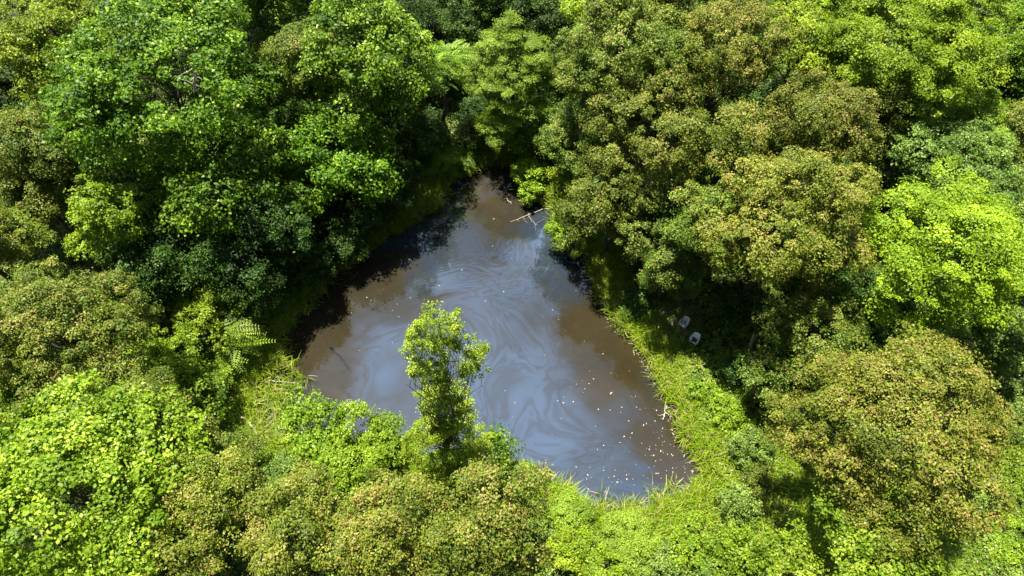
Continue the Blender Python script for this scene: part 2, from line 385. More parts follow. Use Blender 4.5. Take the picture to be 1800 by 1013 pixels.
def leaves(C, N, cr, leaf, rng, cover=1.0, flat=.75, up=.55, shape='diamond', seed_f=0.0, asp=.62, shell=.55):
    nper = max(6, int(2.6 * pi * cr * cr * cover / (leaf * leaf * asp * .75)))
    # fewer leaves in clumps that face the ground
    cnt = np.where(N[:, 2] < -.25, nper * .5, nper) * rng.uniform(.6, 1.3, len(C))
    cnt = cnt.astype(int); idx = np.repeat(np.arange(len(C)), cnt); n = len(idx)
    crs = cr * rng.uniform(.5, 1.5, len(C))
    d = sphere_dirs(n, rng); d[:, 2] = np.where((d[:, 2] < 0) & (rng.random(n) < .65), -d[:, 2], d[:, 2])
    rad = np.where(rng.random((n, 1)) < .86, rng.uniform(shell, 1.05, (n, 1)), rng.uniform(.9, 1.4, (n, 1)))
    P = C[idx] + d * rad * crs[idx][:, None] * np.array([1, 1, flat])
    nrm = unit(.45 * d + .35 * N[idx] + np.array([0, 0, up]) + .50 * rng.normal(0, 1, (n, 3)))
    a = unit(np.cross(nrm, rng.normal(0, 1, (n, 3)))); b = np.cross(nrm, a)
    s = leaf * rng.uniform(.5, 1.35, (n, 1))
    bend = rng.uniform(-.12, .02, (n, 1)) * s
    if shape == 'frond':
        # compound leaf: a drooping row of paired leaflets
        m = 8; V = []; F = []; 
        out = unit(d * [1, 1, .2] + .4 * rng.normal(0, 1, (n, 3)) * [1, 1, .4]); side = unit(np.cross(out, nrm))
        k = 0; A = []
        for j in range(m):
            tt = (j + .3) / m
            base = P + out * s * (tt * 2.6) - np.array([0, 0, 1.]) * s * (tt ** 2) * .9
            w = s * (.62 - .45 * abs(tt - .35)) * 1.1
            for sg in (-1, 1):
                tip = base + side * sg * w + out * w * .35
                mid1 = base + side * sg * w * .45 + out * w * .30
                mid2 = base + side * sg * w * .5 - out * w * .02
                V.append(np.stack([base, mid1, tip, mid2], 1))
        V = np.concatenate(V).reshape(-1, 3); idx = np.tile(idx, 2 * m); n2 = n * 2 * m
        F = np.arange(n2 * 4).reshape(-1, 4); rr = np.tile(rng.random(n), 2 * m)
        cl = rng.random(len(C))[idx]
        return V, F, np.stack([rr, cl, np.zeros(n2)], 1)
    hw = s * asp * .5
    V = np.stack([P - a * s * .5 + nrm * bend, P - b * hw, P + a * s * .5 + nrm * bend, P + b * hw], 1).reshape(-1, 3)
    F = np.arange(n * 4).reshape(-1, 4)
    cl = rng.random(len(C))[idx]
    # seeds hang on the outside of the clumps
    pn = np.sin(C[:, 0] * .9 + C[:, 2] * .7 + 1.7 * np.sin(C[:, 1] * .6)) * np.sin(C[:, 1] * 1.0 - C[:, 2] * .5) + .5 * np.sin(C[:, 0] * 2.1 + C[:, 1] * 1.7)
    pn = np.clip(.5 + .55 * pn, 0, 1)[idx]
    sf = seed_f * (.25 + 1.6 * pn) * (.4 + 1.2 * cl) * np.clip(.5 + d[:, 2], 0.2, 1.3)
    sd_ = (rng.random(n) < sf).astype(float)
    return V, F, np.stack([np.clip(.62 * rng.random(n) + .22 * cl + .16 * pn, 0, 1) ** .9, .6 * cl + .4 * pn, sd_], 1)

SPEC = {  # material, leaf size, clump radius, cover, flatness, up, shape, seeds
    'olive':   dict(mat='olive', leaf=.132, cr=.42, cover=.95, flat=.85, up=.45, seed=.19, asp=.6),
    'olive2':  dict(mat='olive2', leaf=.138, cr=.42, cover=.95, flat=.85, up=.45, seed=.10, asp=.62),
    'bright':  dict(mat='bright', leaf=.14, cr=.52, cover=.95, flat=.45, up=.75, seed=0, asp=.7),
    'green':   dict(mat='green', leaf=.22, cr=.66, cover=.85, flat=.7, up=.5, seed=0, asp=.72),
    'lime':    dict(mat='lime', leaf=.165, cr=.5, cover=.95, flat=.7, up=.55, seed=0, asp=.7),
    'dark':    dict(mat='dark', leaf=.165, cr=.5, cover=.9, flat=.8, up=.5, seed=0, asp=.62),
    'feather': dict(mat='feather', leaf=.15, cr=.50, cover=.85, flat=.28, up=.9, seed=0, asp=.45),
    'frond':   dict(mat='feather', leaf=.40, cr=.60, cover=.17, flat=.5, up=1.0, seed=0, asp=.5, shape='frond'),
    'blue':    dict(mat='blue', leaf=.17, cr=.42, cover=1.0, flat=.75, up=.5, seed=0, asp=.62),
    'vine':    dict(mat='vine', leaf=.17, cr=.36, cover=1.05, flat=.7, up=.5, seed=0, asp=.75),
}
COUNT = [0]
def build_plant(name, cat, label, sp, base, L, seed, trunk_r, group=None, bark='bark', dens=.85, crs=1.0, leafs=1.0, part='crown', cover=.9):
    rng = np.random.default_rng(seed)
    s = SPEC[sp]
    root = tag(empty(name, base), label, cat, group)
    b = np.array(base)
    # trunk and limbs
    T = Tubes(); top = L[0][:3] + np.array([0, 0, L[0][4] * .45])
    hgt = top[2] - b[2]
    pts = wiggle(b + [0, 0, -.25], top, 8, hgt * .012, rng)
    rad = np.linspace(1, .18, 8) * trunk_r; rad[0] *= 1.35
    T.add(pts, rad, 9)
    for l in L[1:]:
        tgt = l[:3] + np.array([0, 0, l[4] * .3])
        k = np.clip((tgt[2] - b[2]) / max(hgt, .1) - .28, .12, .85)
        i = k * 7; i0 = int(i); st = pts[i0] + (pts[min(i0 + 1, 7)] - pts[i0]) * (i - i0)
        lr = trunk_r * (1 - k) * .5 + .015
        q = wiggle(st, tgt, 6, np.linalg.norm(tgt - st) * .035, rng, sag=.06 * np.linalg.norm(tgt - st))
        T.add(q, np.linspace(lr, lr * .22, 6), 6)
        for _ in range(3):
            j = rng.integers(2, 5); dd = unit(rng.normal(0, 1, 3) + [0, 0, .4]) * min(l[3], l[4]) * .8
            T.add(wiggle(q[j], q[j] + dd, 4, .05, rng), np.linspace(lr * .4, .008, 4), 5)
    me = T.mesh('trunk'); me.transform(__import__('mathutils').Matrix.Translation((-b[0], -b[1], -b[2])))
    link('trunk', me, M[bark], root)
    C, N = clumps_for(L, s['cr'] * crs, rng, dens)
    V, F, A = leaves(C, N, s['cr'] * crs, s['leaf'] * leafs, rng, s['cover'] * cover, s['flat'], s['up'], s.get('shape', 'diamond'), s['seed'], s['asp'])
    COUNT[0] += len(F)
    link(part, poly_mesh(part, V - b, F, 4, A), M[s['mat']], root)
    return root

seedno = [100]
def tree(px, py, rpx, z, sp, label, ry=1.0, group=None, name='tree', cat='tree', n=None, **kw):
    seedno[0] += 1; rng = np.random.default_rng(seedno[0])
    x, y, mpp = at(px, py, z); r = rpx * mpp; rz = r * ry
    gzv = ground_z(x, y)
    rz = min(rz, (z - gzv) * .97)
    L = lobes_for((x, y, z), r, rz, rng, n)
    return build_plant(name, cat, label, sp, (x, y, gzv), L, seedno[0] * 7, .05 + .022 * z, group, **kw)
def shrub(px, py, rpx, z, sp, label, ry=.8, group=None, n=None, **kw):
    seedno[0] += 1; rng = np.random.default_rng(seedno[0])
    x, y, mpp = at(px, py, z); r = rpx * mpp; g = ground_z(x, y)
    rz = max(min(r * ry, (z - g) * 1.0), .3)
    L = lobes_for((x, y, max(z, g + .3)), r, rz, rng, n)
    kw.setdefault('crs', .75); kw.setdefault('leafs', .85)
    return build_plant('shrub', 'shrub', label, sp, (x, y, g), L, seedno[0] * 7, .05, group, part='foliage', **kw)

#   px, py, radius px, crown centre height, species, label
GF = 'forest trees round the pond'
TREES = [
 # ---- left forest
 (305, 175, 190, 12.5, 'green', 'largest broad green crown in the upper left with a bare pale fork in it', 1.0, {}),
 (105, 75, 112, 13.5, 'lime', 'yellowish green broadleaf tree in the top left corner', 1.0, {}),
 (640, 120, 118, 11, 'green', 'tall fresh green tree with large leaves left of the dark gap at the top', 1.15, {}),
 (535, 120, 62, 11.5, 'olive2', 'narrow olive tree squeezed between two large green crowns at upper left', 1.5, {}),
 (15, 190, 62, 10, 'dark', 'dark shaded tree at the left edge under the yellowish corner tree', 1.0, {}),
 (70, 255, 85, 10.5, 'olive2', 'greyish olive tree at the left edge below the dark shaded tree', 1.0, {}),
 (600, 285, 105, 6.5, 'green', 'green tree with drooping boughs over the shaded left bank', 1.0, {}),
 (400, 320, 130, 8.5, 'green', 'deep green tree below the largest crown, half in its shade', 1.0, {}),
 (195, 385, 72, 10, 'vine', 'vine draped yellow green tree left of the shaded slope', 1.3, {}),
 (70, 345, 60, 8, 'olive2', 'small greyish tree at left between the olive edge tree and the feathery one', 1.0, {}),
 (30, 425, 52, 8, 'feather', 'light green feathery tree at the left edge above the big olive crown', .8, {}),
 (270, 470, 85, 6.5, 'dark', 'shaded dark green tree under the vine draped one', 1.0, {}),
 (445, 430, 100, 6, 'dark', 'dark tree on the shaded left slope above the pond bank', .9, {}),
 (110, 590, 150, 10.5, 'olive', 'big olive brown crown at the left edge, level with the pond', .9, {}),
 (40, 700, 75, 8, 'lime', 'small light green tree at the left edge below the big olive crown', 1.0, {}),
 (250, 745, 112, 9, 'olive', 'reddish olive tree behind the bright green corner maple', .8, {}),
 (150, 880, 200, 11, 'lime', 'bright green maple filling the bottom left corner', .9, dict(leafs=1.2, crs=1.15)),
 (370, 880, 92, 10, 'olive', 'round olive tree right of the bright corner maple', .9, {}),
 # ---- bottom row
 (300, 1010, 90, 10.5, 'olive', 'olive tree cut by the bottom edge left of centre', .8, {}),
 (520, 935, 108, 11, 'olive', 'olive crown at the bottom, leftmost of the three joined ones', .85, {}),
 (690, 925, 105, 12, 'olive', 'olive crown at the bottom below the slender cottonwood', .85, {}),
 (850, 930, 118, 12, 'olive', 'rounded reddish olive crown at bottom centre, rightmost of the three joined ones', .85, {}),
 # ---- top centre
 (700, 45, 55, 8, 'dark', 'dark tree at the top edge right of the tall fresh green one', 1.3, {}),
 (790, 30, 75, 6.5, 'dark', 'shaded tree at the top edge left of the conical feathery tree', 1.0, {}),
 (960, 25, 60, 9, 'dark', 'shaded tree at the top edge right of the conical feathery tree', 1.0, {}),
 (1040, 15, 50, 12, 'vine', 'yellow green crown at the top edge beside the olive group', .9, {}),
 (775, 120, 45, 8.5, 'frond', 'small sumac like tree with long feathery leaves in the dark gap', 1.0, {}),
 (640, 20, 60, 13, 'lime', 'light leafed crown cut by the top edge above the fresh green tree', .8, {}),
 # ---- right forest
 (1090, 110, 120, 13.5, 'olive2', 'pale olive crown at the top, leftmost of the right bank forest', 1.05, {}),
 (1270, 95, 105, 15, 'olive', 'reddish olive crown at the top beside the lime green trees', 1.1, {}),
 (1020, 250, 75, 7.5, 'olive2', 'grey green tree along the right bank facing the feathery tree', 1.4, {}),
 (1150, 250, 112, 11, 'olive', 'olive crown in the middle of the right bank forest', 1.1, {}),
 (1080, 350, 92, 7, 'olive2', 'olive green tree leaning over the pond from the right bank', 1.4, {}),
 (1285, 245, 62, 14, 'olive', 'small olive crown above the biggest central olive one', 1.2, {}),
 (1440, 225, 92, 13, 'olive', 'reddish olive crown below the lime green corner trees', 1.1, {}),
 (1375, 390, 142, 12, 'olive', 'large olive brown crown above the two plastic chairs', 1.05, {}),
 (1250, 400, 75, 10, 'olive2', 'darker olive tree between the bank tree and the large olive crown', 1.4, {}),
 (1180, 450, 75, 6.5, 'olive2', 'shaded low olive tree beside the black strip of water', 1.2, {}),
 (1560, 215, 52, 10.5, 'olive2', 'narrow olive tree between the reddish crown and the lime trees', 1.8, {}),
 (1410, 85, 82, 12, 'lime', 'fresh green tree at the top edge right of the olive group', 1.0, {}),
 (1590, 95, 150, 13, 'bright', 'broad lime green crown at the top right', 1.0, dict(crs=1.15)),
 (1690, 200, 62, 9.5, 'bright', 'smaller lime tree under the broad top right crown', .9, {}),
 (1770, 60, 60, 11, 'bright', 'lime tree at the top right corner', 1.0, {}),
 (1765, 150, 50, 7, 'dark', 'dark shaded tree near the top right corner', 1.0, {}),
 (1680, 300, 110, 9.5, 'blue', 'bluish green tree behind the round yellow green one', .8, {}),
 (1725, 245, 50, 9, 'feather', 'light feathery crown beside the bluish green tree', .8, {}),
 (1790, 230, 48, 9.5, 'olive', 'olive tree cut by the right edge', 1.2, {}),
 (1650, 450, 148, 11.5, 'bright', 'round bright yellow green maple at the right', .9, dict(crs=1.1)),
 (1795, 400, 60, 8, 'blue', 'bluish tree at the right edge beside the yellow green maple', 1.0, {}),
 (1430, 590, 90, 7, 'olive2', 'grey green tree between the large olive crown and the round one below', .9, {}),
 (1350, 660, 50, 4.5, 'olive2', 'small grey green tree at the edge of the dark clearing', 1.0, {}),
 (1760, 600, 75, 5.5, 'blue', 'bluish green low tree at the right edge below the yellow maple', .8, {}),
 (1555, 760, 196, 11.0, 'olive', 'huge round olive brown crown at the lower right', .85, {}),
 (1545, 960, 125, 9.0, 'lime', 'green tree with bright leaves cut by the bottom edge at right', .9, {}),
 (1400, 990, 75, 5.5, 'lime', 'low leafy tree at the bottom edge left of the bright leafed one', .8, {}),
 (-5, 300, 70, 8, 'green', 'green tree half cut by the left edge at mid height of the forest', 1.0, {}),
 (15, 355, 48, 6, 'lime', 'small leafy tree at the left edge just above the feathery one', 1.0, {}),
 (1795, 130, 50, 9, 'green', 'green tree at the right edge under the lime corner tree', 1.0, {}),
 # ---- just past the frame, for their share of shade and for views from beside
 (420, -70, 160, 12, 'green', 'tall green tree above the top edge at left', 1.0, {}),
 (900, -80, 140, 8, 'dark', 'dark tree beyond the top edge at the centre', 1.2, {}),
 (1180, -60, 130, 15, 'olive', 'olive tree beyond the top edge right of centre', 1.0, {}),
 (1500, -60, 130, 14, 'bright', 'lime tree beyond the top edge at right', 1.0, {}),
 (-80, 150, 100, 12, 'green', 'green tree beyond the left edge near the top', 1.0, {}),
 (-70, 420, 100, 10, 'olive', 'olive tree beyond the left edge', 1.0, {}),
 (1720, -15, 70, 11, 'bright', 'lime crown cut by the top edge near the right corner', .9, {}),
 (1880, 60, 90, 11, 'green', 'green tree beyond the right edge near the top', 1.0, {}),
 (1880, 280, 80, 9, 'olive2', 'olive green tree beyond the right edge', 1.0, {}),
 (1880, 480, 80, 8, 'blue', 'bluish tree beyond the right edge in the middle', 1.0, {}),
 (-70, 840, 90, 10, 'green', 'green tree beyond the left edge near the bottom', 1.0, {}),
]
import sys
for px, py, r, z, sp, lab, ry, kw in TREES:
    tree(px, py, r, z, sp, lab, ry, GF, **kw)

# conical feathery tree standing behind the pond's far tip
def custom_tree(name, cat, label, sp, bpx, bpy_, spheres, trunk_r, lead, seed, slope=0.0, **kw):
    """lobes given on the tree's own upright plane through its base"""
    bx, by, _ = at(bpx, bpy_, .5); g = ground_z(bx, by); rng = np.random.default_rng(seed)
    L = []
    for (px, py, rp) in spheres:
        Yp = by + slope * .4 - slope * (py - 40) / 160; X, Y, Z, mpp = atY(px, py, Yp); r = rp * mpp
        Y2 = Yp + rng.uniform(-.35, .35) * r; L.append((X, Y2, Z, r * .8, r * .8))
        for _ in range(3):
            q = sphere_dirs(1, rng)[0] * r * .85; k_ = rng.uniform(.35, .62); L.append((X + q[0], Y2 + q[1], Z + q[2], r * k_, r * k_ * .8))
    L = np.array(L)
    return build_plant(name, cat, label, sp, (bx, by, g), L, seed, trunk_r, **kw)
custom_tree('tree', 'tree', 'conical feathery light green tree standing alone behind the far tip of the pond', 'feather', 915, 262,
  [(893, 125, 46), (890, 68, 26), (900, 98, 36), (856, 112, 34), (936, 110, 34), (846, 150, 32), (895, 165, 44), (950, 150, 30), (894, 44, 15), (888, 200, 34), (860, 80, 18), (925, 76, 20)],
    .2, None, 811, slope=2.6, group=GF, leafs=.9, cover=1.0)
custom_tree('tree', 'tree', 'slender light green cottonwood rising in front of the pond with a split top', 'lime', 788, 838,
  [(780, 790, 52), (756, 566, 17), (768, 598, 26), (735, 590, 19), (722, 622, 17), (760, 635, 28), (802, 574, 12), (798, 600, 13), (838, 612, 18), (845, 640, 17), (818, 648, 16), (737, 655, 17), (778, 665, 24),
   (775, 700, 30), (798, 690, 16), (775, 735, 42), (745, 750, 32), (738, 790, 34), (815, 735, 24), (815, 780, 40), (830, 810, 30), (770, 820, 40)],
  .17, None, 812, group=GF, bark='bark', leafs=.52, crs=.45, dens=.64, cover=.85)

# ------------------------------------------------------------------ shrubs
GS = 'shrubs on the pond banks'
SHR = [
 (365, 560, 62, 4.2, 'vine', 'sunlit rounded bush at left of the sedge marsh', {}),
 (415, 600, 48, 2.8, 'frond', 'bush with long feathery leaves reaching toward the sedge marsh', dict(leafs=1.1)),
 (270, 655, 80, 4.2, 'lime', 'mid green bush right of the big olive crown at the left edge', {}),
 (340, 700, 62, 3.2, 'green', 'shaded green bush at the edge of the sedge marsh', {}),
 (390, 660, 36, 1.8, 'lime', 'low bright bush between the marsh and the shaded bush', {}),
 (545, 750, 62, 3.2, 'lime', 'bright green bush at the lower left corner of the pond', dict(leafs=1.2, crs=1.1)),
 (600, 815, 85, 2.6, 'lime', 'low spreading bright bush left of the slender cottonwood', {}),
 (680, 780, 52, 2.2, 'lime', 'leafy bush touching the foot of the slender cottonwood', {}),
 (505, 835, 40, 2.2, 'blue', 'small pale bush behind the three joined olive crowns', {}),
 (868, 805, 48, 2.6, 'green', 'dark green bush right of the slender cottonwood', {}),
 (905, 845, 34, 1.8, 'lime', 'small bush at the water edge right of the dark one', {}),
 (425, 790, 42, 3.2, 'olive2', 'small olive bush beside the bare brown bank', {}),
 (932, 305, 32, 1.8, 'vine', 'vine covered yellow green bush hanging over the far right tip of the pond', {}),
 (938, 340, 24, 1.2, 'vine', 'small yellow green bush touching the water under the vine covered one', {}),
 (990, 395, 30, 2.2, 'vine', 'bright bush overhanging the water below the fallen branch', {}),
 (1000, 430, 26, 1.6, 'olive2', 'small dull bush hanging over the water below the bright one', {}),
 (1000, 320, 40, 3.5, 'lime', 'green bush on the right bank above the fallen branch', {}),
 (945, 240, 50, 3.2, 'green', 'green bush behind the far tip of the pond, right of the trunk', {}),
 (880, 225, 48, 2.8, 'lime', 'sunlit bush behind the far tip of the pond, below the feathery tree', {}),
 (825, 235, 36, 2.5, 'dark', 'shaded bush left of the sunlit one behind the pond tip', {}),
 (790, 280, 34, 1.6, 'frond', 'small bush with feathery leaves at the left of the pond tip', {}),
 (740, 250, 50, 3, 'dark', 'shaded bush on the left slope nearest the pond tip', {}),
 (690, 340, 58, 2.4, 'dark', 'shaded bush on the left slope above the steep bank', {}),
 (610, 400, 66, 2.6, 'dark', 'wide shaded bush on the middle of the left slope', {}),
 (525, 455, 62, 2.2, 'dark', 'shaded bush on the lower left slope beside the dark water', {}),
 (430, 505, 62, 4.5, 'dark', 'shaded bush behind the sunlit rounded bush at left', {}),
 (340, 480, 55, 4, 'blue', 'pale bluish bush on the dark slope left', {}),
 (1120, 520, 34, 1.4, 'dark', 'low shaded bush between the black water and the chairs', {}),
 (1290, 650, 34, 1.8, 'dark', 'dark low bush right of the plastic chairs', {}),
 (1245, 690, 36, 1.0, 'vine', 'sunlit low bush on the right bank below the chairs', {}),
 (1290, 735, 40, 1.4, 'vine', 'sunlit yellowish bush halfway down the right bank', {}),
 (1320, 790, 42, 2.0, 'blue', 'pale grey green bush left of the huge round crown', {}),
 (1330, 840, 34, 1.8, 'olive2', 'small dull bush in the gap left of the huge round crown', {}),
 (1300, 890, 36, 1.5, 'blue', 'pale green bush at the lower right corner of the sedge', {}),
 (1000, 900, 46, 1.3, 'feather', 'fine leaved bush right of the rounded bottom centre crown', {}),
 (1010, 960, 46, 1.6, 'vine', 'yellow green bush at bottom centre right of the rounded crown', {}),
 (1110, 955, 60, 1.6, 'feather', 'bright feathery bush at the bottom below the pond', {}),
 (1060, 1005, 50, 1.5, 'vine', 'yellow green bush cut by the bottom edge below the pond', {}),
 (1150, 1000, 52, 1.5, 'blue', 'minty green bush cut by the bottom edge', {}),
 (1220, 960, 52, 1.5, 'vine', 'wide yellowish bush at the bottom right of the pond', {}),
 (1290, 975, 52, 1.8, 'lime', 'leafy bush at the bottom edge beside the low leafy tree', {}),
 (1250, 1012, 40, 1.5, 'blue', 'small minty bush at the bottom edge right of the other minty one', {}),
 (1700, 730, 60, 2.5, 'blue', 'bluish bush behind the huge round crown at the right edge', {}),
 (1780, 720, 60, 2.4, 'blue', 'pale bush at the right edge below the bluish low tree', {}),
 (1790, 820, 55, 1.5, 'lime', 'low light bush at the right edge in the meadow', {}),
 (1700, 900, 52, 1.6, 'blue', 'low grey green bush in the meadow at the lower right', {}),
 (1770, 950, 60, 1.3, 'vine', 'yellowish low bush in the bottom right corner', {}),
 (1690, 990, 50, 1.4, 'feather', 'fine leaved bush at the bottom edge in the right meadow', {}),
]
for px, py, r, z, sp, lab, kw in SHR:
    shrub(px, py, r, z, sp, lab, .8, GS, **kw)
# understory: bushes in the gaps, their shade put into dark leaves; copies of four
def copy_tree(o, parent=None):
    c = o.copy(); S.collection.objects.link(c)
    if parent: c.parent = parent
    for ch in o.children: copy_tree(ch, c)
    return c
protos = []
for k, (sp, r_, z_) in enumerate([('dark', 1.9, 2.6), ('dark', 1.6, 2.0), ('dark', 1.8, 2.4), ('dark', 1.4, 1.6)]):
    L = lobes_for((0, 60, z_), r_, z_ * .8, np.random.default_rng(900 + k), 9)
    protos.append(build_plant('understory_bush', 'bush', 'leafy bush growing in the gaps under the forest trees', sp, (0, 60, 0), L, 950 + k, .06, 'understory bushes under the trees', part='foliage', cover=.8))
ru = np.random.default_rng(31); placed = []
clear = [at(1200, 570)[:2], at(1235, 620)[:2], at(1290, 640)[:2], at(1150, 530)[:2]]
shxy = [at(q[0], q[1], q[3])[:2] for q in SHR if q[1] > 600]
for _ in range(6000):
    x, y = ru.uniform(-40, 40), ru.uniform(5, 68)
    if abs(x) > y * .72 + 9: continue
    if x > 17 and y < 19 and ru.random() < .7: continue
    if any((x - a) ** 2 + (y - b) ** 2 < 9.5 for a, b in placed): continue
    if any((x - a) ** 2 + (y - b) ** 2 < 9 for a, b in clear): continue
    if any((x - a) ** 2 + (y - b) ** 2 < 7 for a, b in shxy): continue
    d = signed_dist([[x, y]])[0]
    if d < 3.6 or (d < 6.0 and x > 5 and y < 30): continue
    placed.append((x, y))
    p = protos[int(ru.integers(0, 4))]
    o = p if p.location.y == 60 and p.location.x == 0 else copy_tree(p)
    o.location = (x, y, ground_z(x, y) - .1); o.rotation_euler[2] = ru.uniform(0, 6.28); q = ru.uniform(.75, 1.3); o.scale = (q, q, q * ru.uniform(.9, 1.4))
print('UNDER', len(placed)); print('LEAVES', COUNT[0])

# ------------------------------------------------------------------ sedge grass and undergrowth
def polar_noise(x, y, s=1.0, o=0.0):
    return .5 + .5 * lump(x * s + o, y * s - o)
def blades(P, hgt, wid, rng, lean=.5, dirv=None):
    """curved blades: two quads and a narrowing tip each"""
    n = len(P); a = rng.uniform(0, 2 * pi, n)
    d = np.stack([np.cos(a), np.sin(a), np.zeros(n)], 1)
    if dirv is not None: d = unit(d + dirv)
    side = np.stack([-d[:, 1], d[:, 0], np.zeros(n)], 1)
    h = hgt * rng.uniform(.5, 1.25, n)[:, None]; w = wid * rng.uniform(.6, 1.3, n)[:, None]
    le = lean * rng.uniform(.2, 1.3, n)[:, None]; up = np.array([0, 0, 1.])
    V = []
    for t, ww in ((0, 1), (.4, .95), (.75, .7), (1, .12)):
        c = P + up * h * (t - .35 * le * t * t) + d * h * le * t * t * 1.1
        V += [c - side * w * ww * .5, c + side * w * ww * .5]
    V = np.stack(V, 1).reshape(-1, 3)
    k = np.arange(n)[:, None] * 8
    F = np.concatenate([k + [0, 1, 3, 2], k + [2, 3, 5, 4], k + [4, 5, 7, 6]], 0)
    return V, F
def scatter(n, x0, x1, y0, y1, rng):
    return np.stack([rng.uniform(x0, x1, n), rng.uniform(y0, y1, n)], 1)
rng = np.random.default_rng(5)
# tufts first, blades round the tuft centres
Q = scatter(95000, bx0 - 3.5, bx1 + 15, by0 - 8, by1 + 3, rng); dq = signed_dist(Q)
xs, ys = Q[:, 0], Q[:, 1]
e1 = at(468, 715)[:2]; 
marsh = np.exp(-(((xs - e1[0]) / 1.9) ** 2 + ((ys - e1[1]) / 3.4) ** 2))
e2 = at(1190, 900)[:2]
corner = np.exp(-(((xs - e2[0]) / 5.0) ** 2 + ((ys - e2[1]) / 1.3) ** 2))
prob = np.where((dq > -.05) & (dq < 2.6), np.clip(1.15 - dq * .36, 0, 1), 0)
prob = np.maximum(prob, np.where((dq > -2.4) & (dq <= 0), marsh * .45, 0))
prob = np.maximum(prob, np.where((dq > -.9) & (dq <= 0), corner * .6, 0))
prob = np.maximum(prob, np.where((dq > -.25) & (dq <= 0), np.where(xs < -2, .05, .16), 0))
mead = np.exp(-(((xs - 20.5) / 5.0) ** 2 + ((ys - 12.5) / 7) ** 2))
prob = np.maximum(prob, np.where(dq > 0, mead * .8, 0))
prob *= np.clip(.45 + .9 * polar_noise(xs, ys, 1.3), .25, 1)
keep = rng.random(len(Q)) < prob * .6
Q = Q[keep]; dq = dq[keep]
nb = 11; idx = np.repeat(np.arange(len(Q)), nb)
P2 = Q[idx] + rng.normal(0, .10, (len(idx), 2)); dd = signed_dist(P2)
Pz = np.maximum(height(P2[:, 0], P2[:, 1], dd), -.1)
P3 = np.column_stack([P2, Pz - .02])
V, F = blades(P3, 1.0, .045, rng, .8)
rx = np.clip(rng.normal(.45, .25, len(P3)) + .25 * (polar_noise(P3[:, 0], P3[:, 1], .5, 3) - .5), 0, 1); cl = rng.random(len(Q))[idx]
dry = (rng.random(len(P3)) < np.where(dd < .35, .16, .05)).astype(float)
A = np.tile(np.stack([rx, cl, dry], 1), (3, 1))
tag(link('grass', poly_mesh('grass', V, F, 4, A), M['grass']), 'long yellow green sedge growing along the water edge and in the marsh', 'grass', kind='stuff')
print('BLADES', len(P3))

# undergrowth: small leafy weeds over the open ground
Q = scatter(80000, -46, 46, 2, 72, rng); dq = signed_dist(Q); xs, ys = Q[:, 0], Q[:, 1]
vis = np.abs(xs) < (ys * .62 + 27)
keep = (dq > 1.2) & vis & (rng.random(len(Q)) < np.clip(.35 + .9 * polar_noise(xs, ys, .8, 7), 0, 1))
Q = Q[keep]; dq = dq[keep]; g = height(Q[:, 0], Q[:, 1], dq)
hh = .25 + .55 * polar_noise(Q[:, 0], Q[:, 1], .55, 2)
C = np.column_stack([Q, g + hh * .6])
V, F, A = leaves(C, np.tile([0, 0, 1.], (len(C), 1)), .30, .15, rng, .42, 1.1, .6, 'diamond', .05, .6, .2)
tag(link('undergrowth', poly_mesh('undergrowth', V, F, 4, A), M['herb']), 'low leafy weeds and creepers covering the ground between the trees', 'undergrowth', kind='stuff')
print('HERB', len(F))

# dry twigs and litter along the waterline
e3 = np.array(at(1165, 700)[:2])
Q = scatter(60000, bx0, bx1, by0, by1, rng); dq = signed_dist(Q)
near = np.exp(-((Q[:, 0] - e3[0]) ** 2 + (Q[:, 1] - e3[1]) ** 2) / 45)
ok = (dq > -.55) & (dq < .25) & (rng.random(len(Q)) < .03 + .40 * near); Q = Q[ok]; dq = dq[ok]
T = np.zeros((len(Q), 3)); ang = rng.uniform(0, pi, len(Q)); ln = rng.uniform(.03, .16, len(Q))[:, None]
z = np.where(dq < 0, .006, height(Q[:, 0], Q[:, 1], dq) + .02) + rng.uniform(0, .03, len(Q))
c = np.column_stack([Q, z]); d = np.stack([np.cos(ang), np.sin(ang), rng.normal(0, .1, len(Q))], 1); s_ = np.stack([-np.sin(ang), np.cos(ang), np.zeros(len(Q))], 1) * rng.uniform(.012, .04, (len(Q), 1))
V = np.stack([c - d * ln - s_ * .6, c - d * ln * .2 - s_, c + d * ln, c + s_], 1).reshape(-1, 3)
tag(link('shore_litter', poly_mesh('shore_litter', V, np.arange(len(V)).reshape(-1, 4), 4, rng.random((len(Q), 3))), M['litter']),
    'bleached twigs and dry leaf scraps washed up along the waterline', 'litter', kind='stuff')

# flattened dry straw in the clearing beside the chairs
x_, y_, _ = at(1183, 550, 1.0); Q = np.stack([rng.normal(x_, .95, 1500), rng.normal(y_, .95, 1500)], 1); dq = signed_dist(Q)
z = height(Q[:, 0], Q[:, 1], dq)
V, F = blades(np.column_stack([Q, z + .02]), .45, .03, rng, 1.6)
tag(link('dry_straw', poly_mesh('dry_straw', V, F, 4, np.tile(rng.random((1500, 3)), (3, 1))), M['litter']), 'flattened tan straw on the ground beside the plastic chairs', 'straw', kind='stuff')

